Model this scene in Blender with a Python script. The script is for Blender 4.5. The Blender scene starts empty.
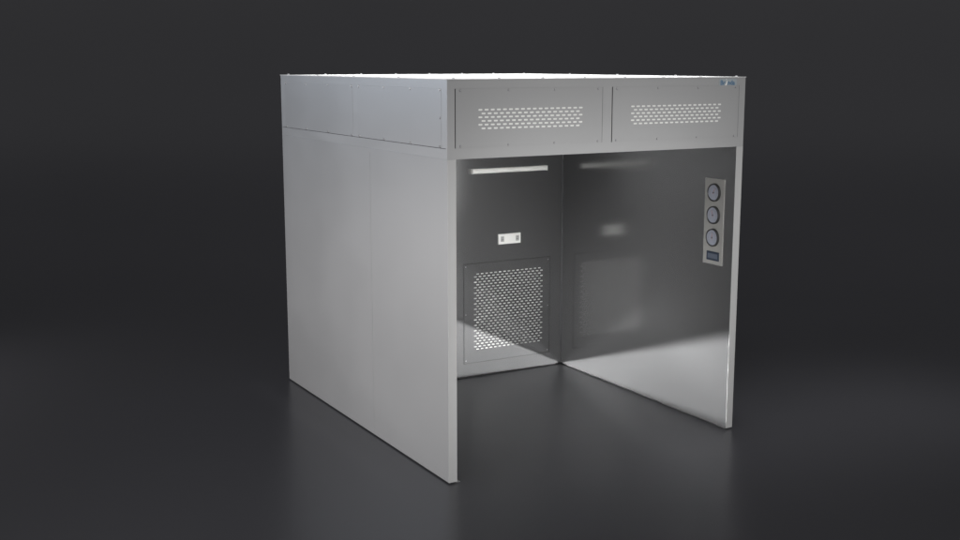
import bpy, bmesh, math
from mathutils import Vector, Matrix

sc = bpy.context.scene
COL = sc.collection
R = math.radians

# ------------------------------------------------------------------ measures
W, D, H = 2.4113, 2.9417, 2.600      # outer width, depth, height
HL = 2.105                           # underside of the header housing
T = 0.0607                           # wall thickness
DB = 2.2395                          # depth at which the inner rear wall stands
WI = W - T
ZF = -0.010                          # floor level (walls raised over an added contact-shadow strip)

# ------------------------------------------------------------------ materials
def mat(name, base, rough=0.5, metal=0.0, spec=0.5, bump=0.0, rvar=0.0, scale=(3, 3, 3), cvar=0.0,
        nscale=1.0, ior=1.5, dist=0.002):
    m = bpy.data.materials.new(name)
    m.use_nodes = True
    nt = m.node_tree
    b = nt.nodes['Principled BSDF']
    b.inputs['Base Color'].default_value = (*base, 1)
    b.inputs['Roughness'].default_value = rough
    b.inputs['Metallic'].default_value = metal
    b.inputs['Specular IOR Level'].default_value = spec
    b.inputs['IOR'].default_value = ior
    tc = nt.nodes.new('ShaderNodeTexCoord')
    mp = nt.nodes.new('ShaderNodeMapping')
    mp.inputs['Scale'].default_value = scale
    nt.links.new(tc.outputs['Object'], mp.inputs['Vector'])
    nz = nt.nodes.new('ShaderNodeTexNoise')
    nz.inputs['Scale'].default_value = nscale
    nz.inputs['Detail'].default_value = 5
    nt.links.new(mp.outputs['Vector'], nz.inputs['Vector'])
    if rvar:
        mr = nt.nodes.new('ShaderNodeMapRange')
        mr.inputs['To Min'].default_value = max(0.02, rough - rvar)
        mr.inputs['To Max'].default_value = rough + rvar
        nt.links.new(nz.outputs['Fac'], mr.inputs['Value'])
        nt.links.new(mr.outputs['Result'], b.inputs['Roughness'])
    if cvar:
        mx = nt.nodes.new('ShaderNodeMix'); mx.data_type = 'RGBA'
        mx.inputs['A'].default_value = (*[c * (1 - cvar) for c in base], 1)
        mx.inputs['B'].default_value = (*[min(1, c * (1 + cvar)) for c in base], 1)
        nt.links.new(nz.outputs['Fac'], mx.inputs['Factor'])
        nt.links.new(mx.outputs['Result'], b.inputs['Base Color'])
    if bump:
        bp = nt.nodes.new('ShaderNodeBump')
        bp.inputs['Strength'].default_value = bump
        bp.inputs['Distance'].default_value = dist
        nt.links.new(nz.outputs['Fac'], bp.inputs['Height'])
        nt.links.new(bp.outputs['Normal'], b.inputs['Normal'])
    return m

SATIN = mat('satin_steel', (0.33, 0.33, 0.335), 0.42, 0.50, rvar=0.05, cvar=0.03, bump=0.04, scale=(1.2, 1.2, 2.0))
FRAME = mat('brushed_steel_frame', (0.42, 0.42, 0.42), 0.45, 0.25, rvar=0.05, cvar=0.03, scale=(2, 2, 9))
HEAD = mat('header_frame_steel', (0.34, 0.34, 0.345), 0.42, 0.50, rvar=0.05, cvar=0.03, scale=(2, 2, 9))
POLISH = mat('polished_steel_lining', (0.335, 0.337, 0.341), 0.155, 0.87, rvar=0.02, cvar=0.02, scale=(1, 1, 1.6))
ROOF = mat('roof_sheet_glare_white', (0.80, 0.80, 0.80), 0.35, 0.0, cvar=0.03)  # white base carries the strong top-light glare on the steel roof
WHITE = mat('white_plastic', (0.86, 0.86, 0.84), 0.35, cvar=0.01)
FILTER = mat('white_filter_media', (0.84, 0.84, 0.82), 0.7, cvar=0.02, scale=(40, 40, 40))
TUBE = mat('white_diffuser_glow', (0.78, 0.78, 0.75), 0.45, cvar=0.01)
TUBE.node_tree.nodes['Principled BSDF'].inputs['Emission Color'].default_value = (1, .99, .95, 1)
TUBE.node_tree.nodes['Principled BSDF'].inputs['Emission Strength'].default_value = 0.16  # slight glow added to lift the white batten
MESH = mat('pale_grey_mesh', (0.60, 0.60, 0.59), 0.7, cvar=0.02, scale=(40, 40, 40))
DARKP = mat('grey_socket_plastic', (0.42, 0.42, 0.41), 0.4, cvar=0.02)
BLACK = mat('black_rubber_and_shade', (0.02, 0.02, 0.021), 0.6, cvar=0.1)  # rubber parts, and the strips drawn as contact shadow
PLATE = mat('gauge_plate_steel', (0.31, 0.308, 0.295), 0.38, 0.25, rvar=0.05, cvar=0.03)
BEZEL = mat('dark_bezel', (0.045, 0.045, 0.047), 0.35, 0.3, cvar=0.1)
DIAL = mat('gauge_dial_blue_sheen', (0.27, 0.285, 0.335), 0.25, cvar=0.02)  # bluish glass reflection mixed into the dial colour
INK = mat('dial_ink', (0.10, 0.10, 0.12), 0.5, cvar=0.05)
RED = mat('needle_red', (0.30, 0.05, 0.04), 0.4, cvar=0.05)
LCD = mat('display_glass', (0.030, 0.040, 0.060), 0.18, cvar=0.1)
SCREW = mat('screw_steel', (0.30, 0.30, 0.31), 0.35, 0.7, cvar=0.05)
SCREWL = mat('bright_screw_steel', (0.75, 0.75, 0.76), 0.35, 0.2, cvar=0.05)
SCREWM = mat('plated_screw_steel', (0.48, 0.48, 0.49), 0.4, 0.5, cvar=0.05)
BLUE = mat('logo_blue', (0.05, 0.15, 0.28), 0.4, cvar=0.02)
LBLUE = mat('logo_plate_blue_grey', (0.34, 0.38, 0.405), 0.35, 0.2, cvar=0.02)
FLOOR = mat('dark_studio_floor', (0.0375, 0.0375, 0.042), 0.28, 0.0, ior=1.31, rvar=0.01, cvar=0.03,
            scale=(0.7, 0.7, 0.7))


# ------------------------------------------------------------------ helpers
def link(name, bm, mats, parent=None, label=None, loc=None, smooth=False):
    me = bpy.data.meshes.new(name)
    bmesh.ops.recalc_face_normals(bm, faces=bm.faces[:])
    if smooth:
        for f in bm.faces: f.smooth = True
    bm.to_mesh(me); bm.free()
    if not isinstance(mats, (list, tuple)): mats = [mats]
    for m in mats: me.materials.append(m)
    o = bpy.data.objects.new(name, me)
    COL.objects.link(o)
    if parent: o.parent = parent
    if loc: o.location = loc
    if label: o['label'] = label
    return o

def box(bm, a, b, bev=0.0, mi=0):
    a = Vector(a); b = Vector(b)
    geo = bmesh.ops.create_cube(bm, size=1)
    vs = geo['verts']
    for v in vs:
        v.co = Vector(((a[i] + b[i]) / 2 + v.co[i] * (b[i] - a[i])) for i in range(3))
    fs = {f for v in vs for f in v.link_faces}
    for f in fs: f.material_index = mi
    if bev:
        es = {e for v in vs for e in v.link_edges}
        r = bmesh.ops.bevel(bm, geom=list(es), offset=bev, segments=2, affect='EDGES', profile=0.5)
        for f in r['faces']: f.material_index = mi
    return bm

def B(name, a, b, m, parent, bev=0.0, label=None):
    bm = bmesh.new(); box(bm, a, b, bev)
    return link(name, bm, m, parent, label)

def disc(bm, c, axis, r0, r1, h, seg=16, mi=0):
    """short tapered cylinder, from c along axis"""
    axis = Vector(axis).normalized()
    q = axis.to_track_quat('Z', 'Y').to_matrix().to_4x4()
    g = bmesh.ops.create_cone(bm, cap_ends=True, segments=seg, radius1=r0, radius2=r1, depth=h,
                              matrix=Matrix.Translation(Vector(c) + axis * h / 2) @ q)
    for f in {f for v in g['verts'] for f in v.link_faces}: f.material_index = mi

def perforated(name, x0, x1, z0, z1, px0, pz0, cols, rows, y, th, m, parent,
               pitch=0.0447, rp=0.0235, sw=0.030, sh=0.0105, label=None):
    """steel sheet in the XZ plane, front face at y, with staggered rounded slots cut through it"""
    bm = bmesh.new()
    px1 = px0 + cols * pitch; pz1 = pz0 + rows * rp
    def quad(ax, az, bx, bz, yy=y):
        bm.faces.new([bm.verts.new((ax, yy, az)), bm.verts.new((bx, yy, az)),
                      bm.verts.new((bx, yy, bz)), bm.verts.new((ax, yy, bz))])
    quad(x0, z0, x1, pz0); quad(x0, pz1, x1, z1)
    quad(x0, pz0, px0, pz1); quad(px1, pz0, x1, pz1)
    for (a, b) in (((x0, z0), (x1, z0)), ((x1, z0), (x1, z1)), ((x1, z1), (x0, z1)), ((x0, z1), (x0, z0))):
        bm.faces.new([bm.verts.new((a[0], y, a[1])), bm.verts.new((b[0], y, b[1])),
                      bm.verts.new((b[0], y + th, b[1])), bm.verts.new((a[0], y + th, a[1]))])
    n = 16
    def cell(ax, az, bx, bz):
        cx, cz = (ax + bx) / 2, (az + bz) / 2
        hw, hh = (bx - ax) / 2, (bz - az) / 2
        r = sh / 2; s = sw / 2 - r
        inn, out = [], []
        for k in range(n):
            t = 2 * math.pi * (k + 0.5) / n
            c_, s_ = math.cos(t), math.sin(t)
            inn.append((cx + (s if c_ > 0 else -s) + r * c_, cz + r * s_))
            sc_ = min(1 / max(abs(c_), 1e-6), 1 / max(abs(s_), 1e-6))
            out.append([cx + hw * max(-1, min(1, c_ * sc_)), cz + hh * max(-1, min(1, s_ * sc_))])
        for q in (1, 5, 9, 13):      # snap to the cell corners
            sx = 1 if math.cos(2 * math.pi * (q + .5) / n) > 0 else -1
            sz = 1 if math.sin(2 * math.pi * (q + .5) / n) > 0 else -1
            out[q] = [cx + sx * hw, cz + sz * hh]
        vi = [bm.verts.new((p[0], y, p[1])) for p in inn]
        vo = [bm.verts.new((p[0], y, p[1])) for p in out]
        vb = [bm.verts.new((p[0], y + th, p[1])) for p in inn]
        for k in range(n):
            j = (k + 1) % n
            bm.faces.new([vo[k], vo[j], vi[j], vi[k]])
            bm.faces.new([vi[k], vi[j], vb[j], vb[k]])
        # the snapped ring leaves slivers next to the corners: close them
    for rr in range(rows):
        z = pz0 + rr * rp
        off = 0 if rr % 2 else 1
        if off:
            quad(px0, z, px0 + pitch / 2, z + rp); quad(px1 - pitch / 2, z, px1, z + rp)
        for cc in range(cols - off):
            ax = px0 + cc * pitch + off * pitch / 2
            cell(ax, z, ax + pitch, z + rp)
    for f in bm.faces:
        f.smooth = False
    me_o = link(name, bm, m, parent, label)
    return me_o

# ------------------------------------------------------------------ the setting
# one dark studio sheet: flat floor that sweeps up into a back wall far behind the booth
bm = bmesh.new()
YAW = 0.51588
fwd = Vector((math.sin(YAW), math.cos(YAW), 0)); sid = Vector((math.cos(YAW), -math.sin(YAW), 0))
org = Vector((-3.4, -6.4, 0))
prof_ = [(-30, 0), (-10, 0), (0, 0), (6, 0), (12, 0)]
for k in range(1, 25):
    t = R(90) * k / 24
    prof_.append((13 + 7 * math.sin(t), 7 - 7 * math.cos(t)))
prof_.append((20, 16))
rows = []
for q in (-45, -15, 0, 15, 45):
    rows.append([bm.verts.new(org + fwd * d + sid * q + Vector((0, 0, ZF + z))) for d, z in prof_])
for a, b in zip(rows, rows[1:]):
    for k in range(len(prof_) - 1):
        bm.faces.new([a[k], a[k + 1], b[k + 1], b[k]])
fl = link('floor', bm, FLOOR, smooth=True); fl['kind'] = 'structure'

# ------------------------------------------------------------------ the booth
booth = bpy.data.objects.new('dispensing_booth', None)
COL.objects.link(booth)
booth['label'] = 'brushed stainless steel walk-in booth with open front and perforated header standing on dark floor'
booth['category'] = 'booth'

SK = 0.0015   # polished lining thickness
# side walls: satin outside, polished lining inside
for side in (0, 1):
    x0, x1 = (0, T - SK) if side == 0 else (WI + SK, W)
    w = B('side_wall', (x0, 0.002, 0), (x1, D, HL), SATIN, booth, 0.001)
    B('front_edge', (x0 if side == 0 else WI, 0, 0), (T if side == 0 else W, 0.0019, HL - .0003), FRAME, w)
    if side == 0:
        B('wall_lining', (T - SK + 0.00005, 0.002, 0.001), (T, DB, HL - 0.001), POLISH, w)
        # vertical joints of the outer cladding sheets, as slim pressed ribs
        B('cladding_joint', (-0.0009, 1.168, 0.002), (0.0, 1.172, HL - 0.03), SATIN, w)
    else:
        B('wall_lining', (WI, 0.002, 0.001), (WI + SK - 0.00005, DB, HL - 0.001), POLISH, w)
        B('corner_trim', (WI - 0.0010, DB - 0.034, 0.001), (WI - 0.00005, DB - 0.031, HL - 0.002), POLISH, w)
    B('base_shadow_strip', (x0 + 0.012, 0.012, ZF), (x1 - 0.012, D - 0.012, 0.0005), BLACK, booth)  # black strip added as the contact shadow under the wall
# anchor foot under the front edge of the walls
for xx in (T,):
    B('foot_plate', (xx + 0.0003, 0.010, ZF), (xx + 0.0277, 0.07, -0.006), SATIN, booth, 0.001)

# inner rear wall
rw = B('rear_wall', (T + 0.0005, DB, 0), (WI - 0.0005, DB + 0.05, HL - 0.0005), POLISH, booth)
B('base_shadow_strip', (T + 0.01, DB + 0.008, ZF), (WI - 0.01, DB + 0.04, 0.0005), BLACK, booth)  # same dark shadow line under the rear wall
B('corner_trim', (WI - 0.006, DB - 0.0015, 0.001), (WI - 0.002, DB - 0.0002, HL - 0.002), SCREW, rw)
bk = B('outer_rear_panel', (T + 0.0005, D - 0.04, 0), (WI - 0.0005, D, HL - 0.0005), SATIN, booth)
# lower access panel with perforated grille
ap = perforated('grille_panel', 1.345, 2.217, 0.118, 0.992, 1.433, 0.222, 16, 29, DB - 0.0030, 0.0010, POLISH, booth,
                pitch=0.0450, rp=0.0238, sw=0.0270, sh=0.0090,
                label='square perforated return air grille low on the inner rear wall')
B('filter_media', (1.42, DB - 0.0019, 0.205), (2.17, DB - 0.0006, 0.925), MESH, ap)
B('gasket', (1.340, DB - 0.0016, 0.113), (2.222, DB - 0.0002, 0.997), BLACK, ap)
for i, (xx, zz) in enumerate([(1.36, .14), (2.20, .14), (1.36, .97), (2.20, .97), (1.36, .55), (2.20, .55)]):
    bm = bmesh.new(); disc(bm, (0, 0, 0), (0, -1, 0), .0045, .0035, .002, 12)
    link('screw', bm, SCREW, ap, loc=(xx, DB - 0.003, zz))

# batten light
bm = bmesh.new()
n = 14
ring = []
x0, x1, zc = 1.412, 2.166, 1.789
def prof():
    pts = [(0, -0.020)]
    for k in range(n + 1):
        a = -math.pi / 2 + math.pi * k / n
        pts.append((-0.016 - 0.018 * math.cos(a), 0.020 * math.sin(a)))
    pts.append((0, 0.020))
    return pts
pa = [bm.verts.new((x0 + .006, DB + p[0], zc + p[1])) for p in prof()]
pb = [bm.verts.new((x1 - .006, DB + p[0], zc + p[1])) for p in prof()]
for k in range(len(pa) - 1):
    bm.faces.new([pa[k], pa[k + 1], pb[k + 1], pb[k]])
bm.faces.new(pa); bm.faces.new(pb)
tube = link('batten_light', bm, TUBE, booth, label='slim white light batten high on the inner rear wall')
for xa in (x0, x1 - .006):
    B('end_cap', (xa, DB - 0.0355, zc - .0215), (xa + .006, DB - 0.0001, zc + .0215), TUBE, tube, .002)  # caps share the added glow to lighten their shaded ends

# socket outlet
so = B('socket_outlet', (1.682, DB - .012, 1.143), (1.906, DB - .0001, 1.233), WHITE, booth, .003,
       label='white double socket outlet at mid height on the inner rear wall')
B('cover', (1.743, DB - .0165, 1.156), (1.828, DB - .0121, 1.222), WHITE, so, .0015)
for xc in (1.719, 1.872):
    bm = bmesh.new()
    box(bm, (xc - .016, DB - .0150, 1.165), (xc + .016, DB - .0121, 1.213), .001, 0)
    for dx, dz in ((-.007, -.006), (.007, -.006), (0, .010)):
        box(bm, (xc + dx - .0025, DB - .0154, 1.189 + dz - .005), (xc + dx + .0025, DB - .0151, 1.189 + dz + .005), 0, 1)
    link('socket', bm, [DARKP, BLACK], so)

# gauge plate on the right inner wall
gp = B('gauge_panel', (WI - .006, 0.104, 1.217), (WI - .0001, 0.318, 1.857), PLATE, booth, .0015,
       label='narrow plate with three round dials and a display near the opening')
GX = WI - .0061
def gauge(zc, ang, dial):
    yc = .209
    bm = bmesh.new()
    disc(bm, (GX, yc, zc), (-1, 0, 0), .068, .066, .012, 48, 0)           # case
    # bezel ring
    seg = 48
    prof_ = [(.066, .012), (.065, .018), (.060, .019), (.056, .014)]
    vs = []
    for k in range(seg):
        a = 2 * math.pi * k / seg
        vs.append([bm.verts.new((GX - h, yc + r * math.cos(a), zc + r * math.sin(a))) for r, h in prof_])
    for k in range(seg):
        for j in range(3):
            bm.faces.new([vs[k][j], vs[(k + 1) % seg][j], vs[(k + 1) % seg][j + 1], vs[k][j + 1]])
    disc(bm, (GX - .012, yc, zc), (-1, 0, 0), .0575, .0575, .0012, 40, 1)  # dial
    def bar(a, r0, r1, w, mi, h):
        d = Vector((0, math.cos(a), math.sin(a))); p = Vector((0, -math.sin(a), math.cos(a)))
        c = Vector((GX - h, yc, zc))
        f = bm.faces.new([bm.verts.new(c + d * r0 - p * w), bm.verts.new(c + d * r1 - p * w * .5),
                          bm.verts.new(c + d * r1 + p * w * .5), bm.verts.new(c + d * r0 + p * w)])
        f.material_index = mi
    for k in range(25):
        a = R(-50 + 280 * k / 24)
        bar(a, .040 if k % 4 == 0 else .044, .050, .0013 if k % 4 == 0 else .0007, 2, .0136)
    for k in range(28):                                                    # inner scale arc
        a0 = R(-45 + 270 * k / 28); a1 = R(-45 + 270 * (k + 1) / 28)
        f = bm.faces.new([bm.verts.new((GX - .0136, yc + r * math.cos(a), zc + r * math.sin(a)))
                          for r, a in ((.0385, a0), (.0385, a1), (.0370, a1), (.0370, a0))])
        f.material_index = 2
    bar(R(ang), -.012, .036, .0024, 3, .0150)
    disc(bm, (GX - .0140, yc, zc), (-1, 0, 0), .006, .005, .003, 16, 0)
    return link('gauge', bm, [BEZEL, DIAL, INK, RED], gp, label=dial)
gauge(1.755, 118, 'topmost round dial')
gauge(1.587, 75, 'middle round dial')
gauge(1.419, 95, 'lowest round dial')
bm = bmesh.new()
box(bm, (GX - .006, .134, 1.247), (GX, .272, 1.314), .002, 0)
DIGX = GX - .0064
def seg7(ch, y0, z0, s):
    segs = {'0': 'abcdef', '1': 'bc', '2': 'abged', '5': 'afgcd'}[ch]
    w, h, t = .5 * s, s, .09 * s
    P = {'a': (0, h - t, w, h), 'd': (0, 0, w, t), 'g': (0, h / 2 - t / 2, w, h / 2 + t / 2), 'b': (w - t, h / 2, w, h),
         'c': (w - t, 0, w, h / 2), 'f': (0, h / 2, t, h), 'e': (0, 0, t, h / 2)}
    for q in segs:
        a, b, c, d = P[q]
        # seen from inside the booth the wall's left is the far side (larger y)
        f = bm.faces.new([bm.verts.new((DIGX, y0 - a, z0 + b)), bm.verts.new((DIGX, y0 - c, z0 + b)),
                          bm.verts.new((DIGX, y0 - c, z0 + d)), bm.verts.new((DIGX, y0 - a, z0 + d))])
        f.material_index = 1
box(bm, (GX - .0072, .150, 1.262), (GX - .0061, .256, 1.299), .0004, 1)
link('digital_display', bm, [LCD, mat('lcd_window', (.085, .10, .13), .25, cvar=.05)], gp,
     label='small dark display at the foot of the plate')

# ------------------------------------------------------------------ header housing
hs = B('header_housing', (0, 0, HL), (W, D, H - 0.004), HEAD, booth, .0006)
PF = 0.0040
ZP0, ZP1 = 2.174, 2.541
def scr(par, p, ax, m=SCREW, r=.0075, h=.0045):
    bm = bmesh.new()
    disc(bm, (0, 0, 0), ax, r, r * .72, h, 12)
    return link('screw', bm, m, par, loc=p)
for x0, x1, pa_, lab in ((.057, 1.164, .211, 'front vent panel of the header nearer the tall side wall'),
                         (1.248, 2.350, 1.394, 'front vent panel of the header above the gauges')):
    pn = perforated('vent_panel', x0, x1, ZP0, ZP1, pa_, 2.2815, 18, 6, -PF, .0007, SATIN, hs,
                    pitch=.0446, rp=.0232, sw=.0300, sh=.0112, label=lab)
    B('filter_media', (pa_ - .01, -PF + .0008, 2.275), (pa_ + .815, -.0002, 2.428), FILTER, pn)
    for xx in (x0 - .0035, x1):
        B('gasket', (xx, -.0022, ZP0), (xx + .0035, -.0002, ZP1), BLACK, hs)
    k = 0
    for f_ in (.03, .345, .66, .97):
        xs = x0 + (x1 - x0) * f_
        scr(hs, (xs, -PF, ZP0 + .012) if 1 else None, (0, -1, 0))
        scr(hs, (xs, -PF, ZP1 - .012), (0, -1, 0))
# side panels of the header (two each side), proud of the frame
for side in (0, 1):
    for y0, y1 in ((.076, 1.365), (1.455, 2.850)):
        if side == 0: a, b = (-.0011, y0, ZP0), (-.0002, y1, ZP1)
        else: a, b = (W + .0002, y0, ZP0), (W + .0011, y1, ZP1)
        B('side_panel', a, b, SATIN, hs, .0005)
        ax = (-1, 0, 0) if side == 0 else (1, 0, 0)
        xs = -.0011 if side == 0 else W + .0011
        for k in range(4):
            ys = y0 + .022 + (y1 - y0 - .044) * k / 3
            scr(hs, (xs, ys, ZP0 + .006), ax, SCREW, .010, .006)
            if side == 0: scr(hs, (xs, ys, ZP1 - .008), ax, SCREWM, .010, .005)
    xa = (-.0012, -.0002) if side == 0 else (W + .0002, W + .0012)
    B('gasket', (xa[0], .020, ZP0 - .0035), (xa[1], 2.930, ZP0 - .0003), BLACK, hs)
scr(hs, (-.0011, .092, 2.36), (-1, 0, 0))
# roof sheet
rf = B('roof', (-.004, -.004, H - .004 + .0002), (W + .004, D + .004, H), ROOF, hs, .0008)
for xx in [0.06 + k * (W - .12) / 7 for k in range(8)]:
    for yy in (.03, D - .03):
        scr(rf, (xx, yy, H), (0, 0, 1), SCREWL, .010, .008)
for yy in (.75, 1.5, 2.2):
    for xx in (.03, W - .03):
        scr(rf, (xx, yy, H), (0, 0, 1), SCREWL, .010, .008)

# maker's plate at the right end of the top rail
mp_ = B('maker_plate', (2.168, -.0020, 2.531), (2.328, -.0002, 2.588), LBLUE, hs, .0005,
        label='small blue and white maker plate at the end of the top rail')
def text(s, size, x, z, m, par, name):
    cu = bpy.data.curves.new('t', 'FONT'); cu.body = s; cu.size = size; cu.extrude = .0003; cu.offset = size * .02
    ob = bpy.data.objects.new('t', cu); COL.objects.link(ob)
    dg = bpy.context.evaluated_depsgraph_get()
    me = bpy.data.meshes.new_from_object(ob.evaluated_get(dg))
    bpy.data.objects.remove(ob)
    me.materials.clear(); me.materials.append(m)
    me.transform(Matrix.Translation((x, -.0028, z)) @ Matrix.Rotation(R(90), 4, 'X'))
    o = bpy.data.objects.new(name, me); COL.objects.link(o); o.parent = par
    return o
text('Br', .046, 2.176, 2.545, BLUE, mp_, 'lettering')
text('nda', .046, 2.243, 2.545, BLUE, mp_, 'lettering')
bm = bmesh.new()      # white swoosh standing in for the letter i
pts = [(2.212, 2.536, .002), (2.224, 2.541, .0045), (2.233, 2.552, .005), (2.237, 2.566, .004), (2.236, 2.576, .002)]
pr = None
for x, z, w in pts:
    c = (bm.verts.new((x - w, -.0030, z + w * .4)), bm.verts.new((x + w, -.0030, z - w * .4)))
    if pr: bm.faces.new([pr[0], pr[1], c[1], c[0]])
    pr = c
disc(bm, (2.231, -.0026, 2.583), (0, -1, 0), .0035, .0035, .0006, 12)
link('emblem', bm, WHITE, mp_)

# ------------------------------------------------------------------ world and lamps
w = bpy.data.worlds.new('World'); sc.world = w; w.use_nodes = True
bg = w.node_tree.nodes['Background']
bg.inputs['Color'].default_value = (0.45, 0.45, 0.45, 1)
bg.inputs['Strength'].default_value = 0.74

def area(name, loc, target, sx, sy, power, color=(1, 1, 1), spread=180, up=None):
    l = bpy.data.lights.new(name, 'AREA'); l.shape = 'RECTANGLE'; l.size = sx; l.size_y = sy
    l.energy = power; l.color = color; l.spread = R(spread)
    o = bpy.data.objects.new(name, l); COL.objects.link(o)
    d = (Vector(target) - Vector(loc)).normalized()
    if up is None:
        o.rotation_euler = d.to_track_quat('-Z', 'Y').to_euler()
    else:
        z = -d; x = Vector(up).cross(z).normalized(); y = z.cross(x)
        o.rotation_euler = Matrix((x, y, z)).transposed().to_euler()
    o.location = loc
    return o

area('side_softbox', (-4.2, 3.8, .8), (0, 2.3, .5), 4.2, 1.4, 50, (1.0, .975, .965), spread=130)
area('side_front_softbox', (-5.2, -2.0, 1.2), (0, .5, .4), 2.4, 1.6, 30, (1.0, .985, .98), spread=60)
area('side_strip_softbox', (-3.4, 4.6, 3.1), (0, 1.6, 2.35), 2.6, .5, 16, (.76, .86, 1.0), spread=90)
area('front_softbox', (5.6, -6.6, 1.3), (1.4, 0, 1.2), 3.0, 2.2, 62, (1, .995, .98))
area('opening_fill', (1.2, -5.5, 1.08), (1.2, 0, 1.08), 2.0, 1.9, 11, (1, .995, .98), spread=18)  # added light through the opening to brighten the white fittings
area('high_wall_fill', (-5.2, -7.6, 5.6), (2.0, .8, .7), 3.2, 3.0, 38, (1, .995, .99), spread=60)  # added fill; header shadow leaves the inner wall darker at the top
area('floor_pool_fill', (3.0, 0.0, 6.5), (3.15, -0.1, 0), 3.4, 2.0, 10.5, (1, 1, 1), spread=24, up=(.12, 1, 0))  # added downlight imitating a softbox reflection on the floor
area('overhead_softbox', (W / 2, D / 2, H + 1.5), (W / 2, D / 2, H), 2.2, 2.7, 60, (1, 1, 1), spread=16, up=(0, 1, 0))
bp = org + fwd * 14.5
area('backdrop_fill', (bp.x, bp.y, 8.5), tuple(org + fwd * 15.5), 40, 1.5, 420, (1, 1, 1), up=(0, 0, 1))  # added out of view to even out the darker lower sweep
# added unseen strip low inside the booth, brightening the lower walls
area('lower_wall_fill', (.14, 1.2, .13), (1.14, 1.2, .40), .22, 1.9, 7.5, (1, .995, .99), spread=54, up=(0, 1, 0))

# two added unseen beams imitate the bright floor mirrored in the walls; their upper edge lies on z = a(WI-x) + b(DB-y)
a_ = 0.498 / (WI - 1.275)
b_ = 0.694 / DB
nrm = Vector((a_, b_, 1)).normalized()
def beam(name, d, p0, p1, spread, radiance):
    """added collimated light panel square to its direction d; its top edge runs over the plan points p0..p1"""
    dx, dy = d
    d = Vector((dx, dy, -a_ * dx - b_ * dy)).normalized()
    e = nrm.cross(d).normalized()
    def top(p): return Vector((p[0], p[1], a_ * (WI - p[0]) + b_ * (DB - p[1])))
    wdt = abs((top(p1) - top(p0)).dot(e)); hgt = 1.0
    c = (top(p0) + top(p1)) / 2 - nrm * hgt / 2
    l = bpy.data.lights.new(name, 'AREA'); l.shape = 'RECTANGLE'; l.size = wdt; l.size_y = hgt
    l.spread = R(spread); l.energy = radiance * wdt * hgt * math.pi
    l.color = (1, 1, 1)
    o = bpy.data.objects.new(name, l); COL.objects.link(o)
    z = -d
    o.rotation_euler = Matrix((nrm.cross(z), nrm, z)).transposed().to_euler()
    o.location = c
beam('rear_reflection_beam', (-.75, 1.0), (1.604, 1.663), (2.34, 2.215), 5, 1.65)
beam('wall_reflection_beam', (1.0, -1.6), (1.328, 1.596), (2.335, 2.225), 5, 5.3)

# ------------------------------------------------------------------ camera
cam = bpy.data.cameras.new('camera'); co = bpy.data.objects.new('camera', cam); COL.objects.link(co)
cam.sensor_width = 36; cam.lens = 1166.815 / 960 * 36
cam.clip_end = 500
co.location = (-3.39902, -6.40341, 2.70144)
co.rotation_euler = (math.pi / 2 - 0.17614, 0, -0.51588)
sc.camera = co

sc.view_settings.view_transform = 'Standard'
sc.view_settings.look = 'None'
sc.view_settings.exposure = 0
sc.view_settings.gamma = 1
sc.cycles.use_denoising = True
sc.cycles.max_bounces = 10
sc.cycles.sample_clamp_indirect = 5
sc.cycles.use_adaptive_sampling = False
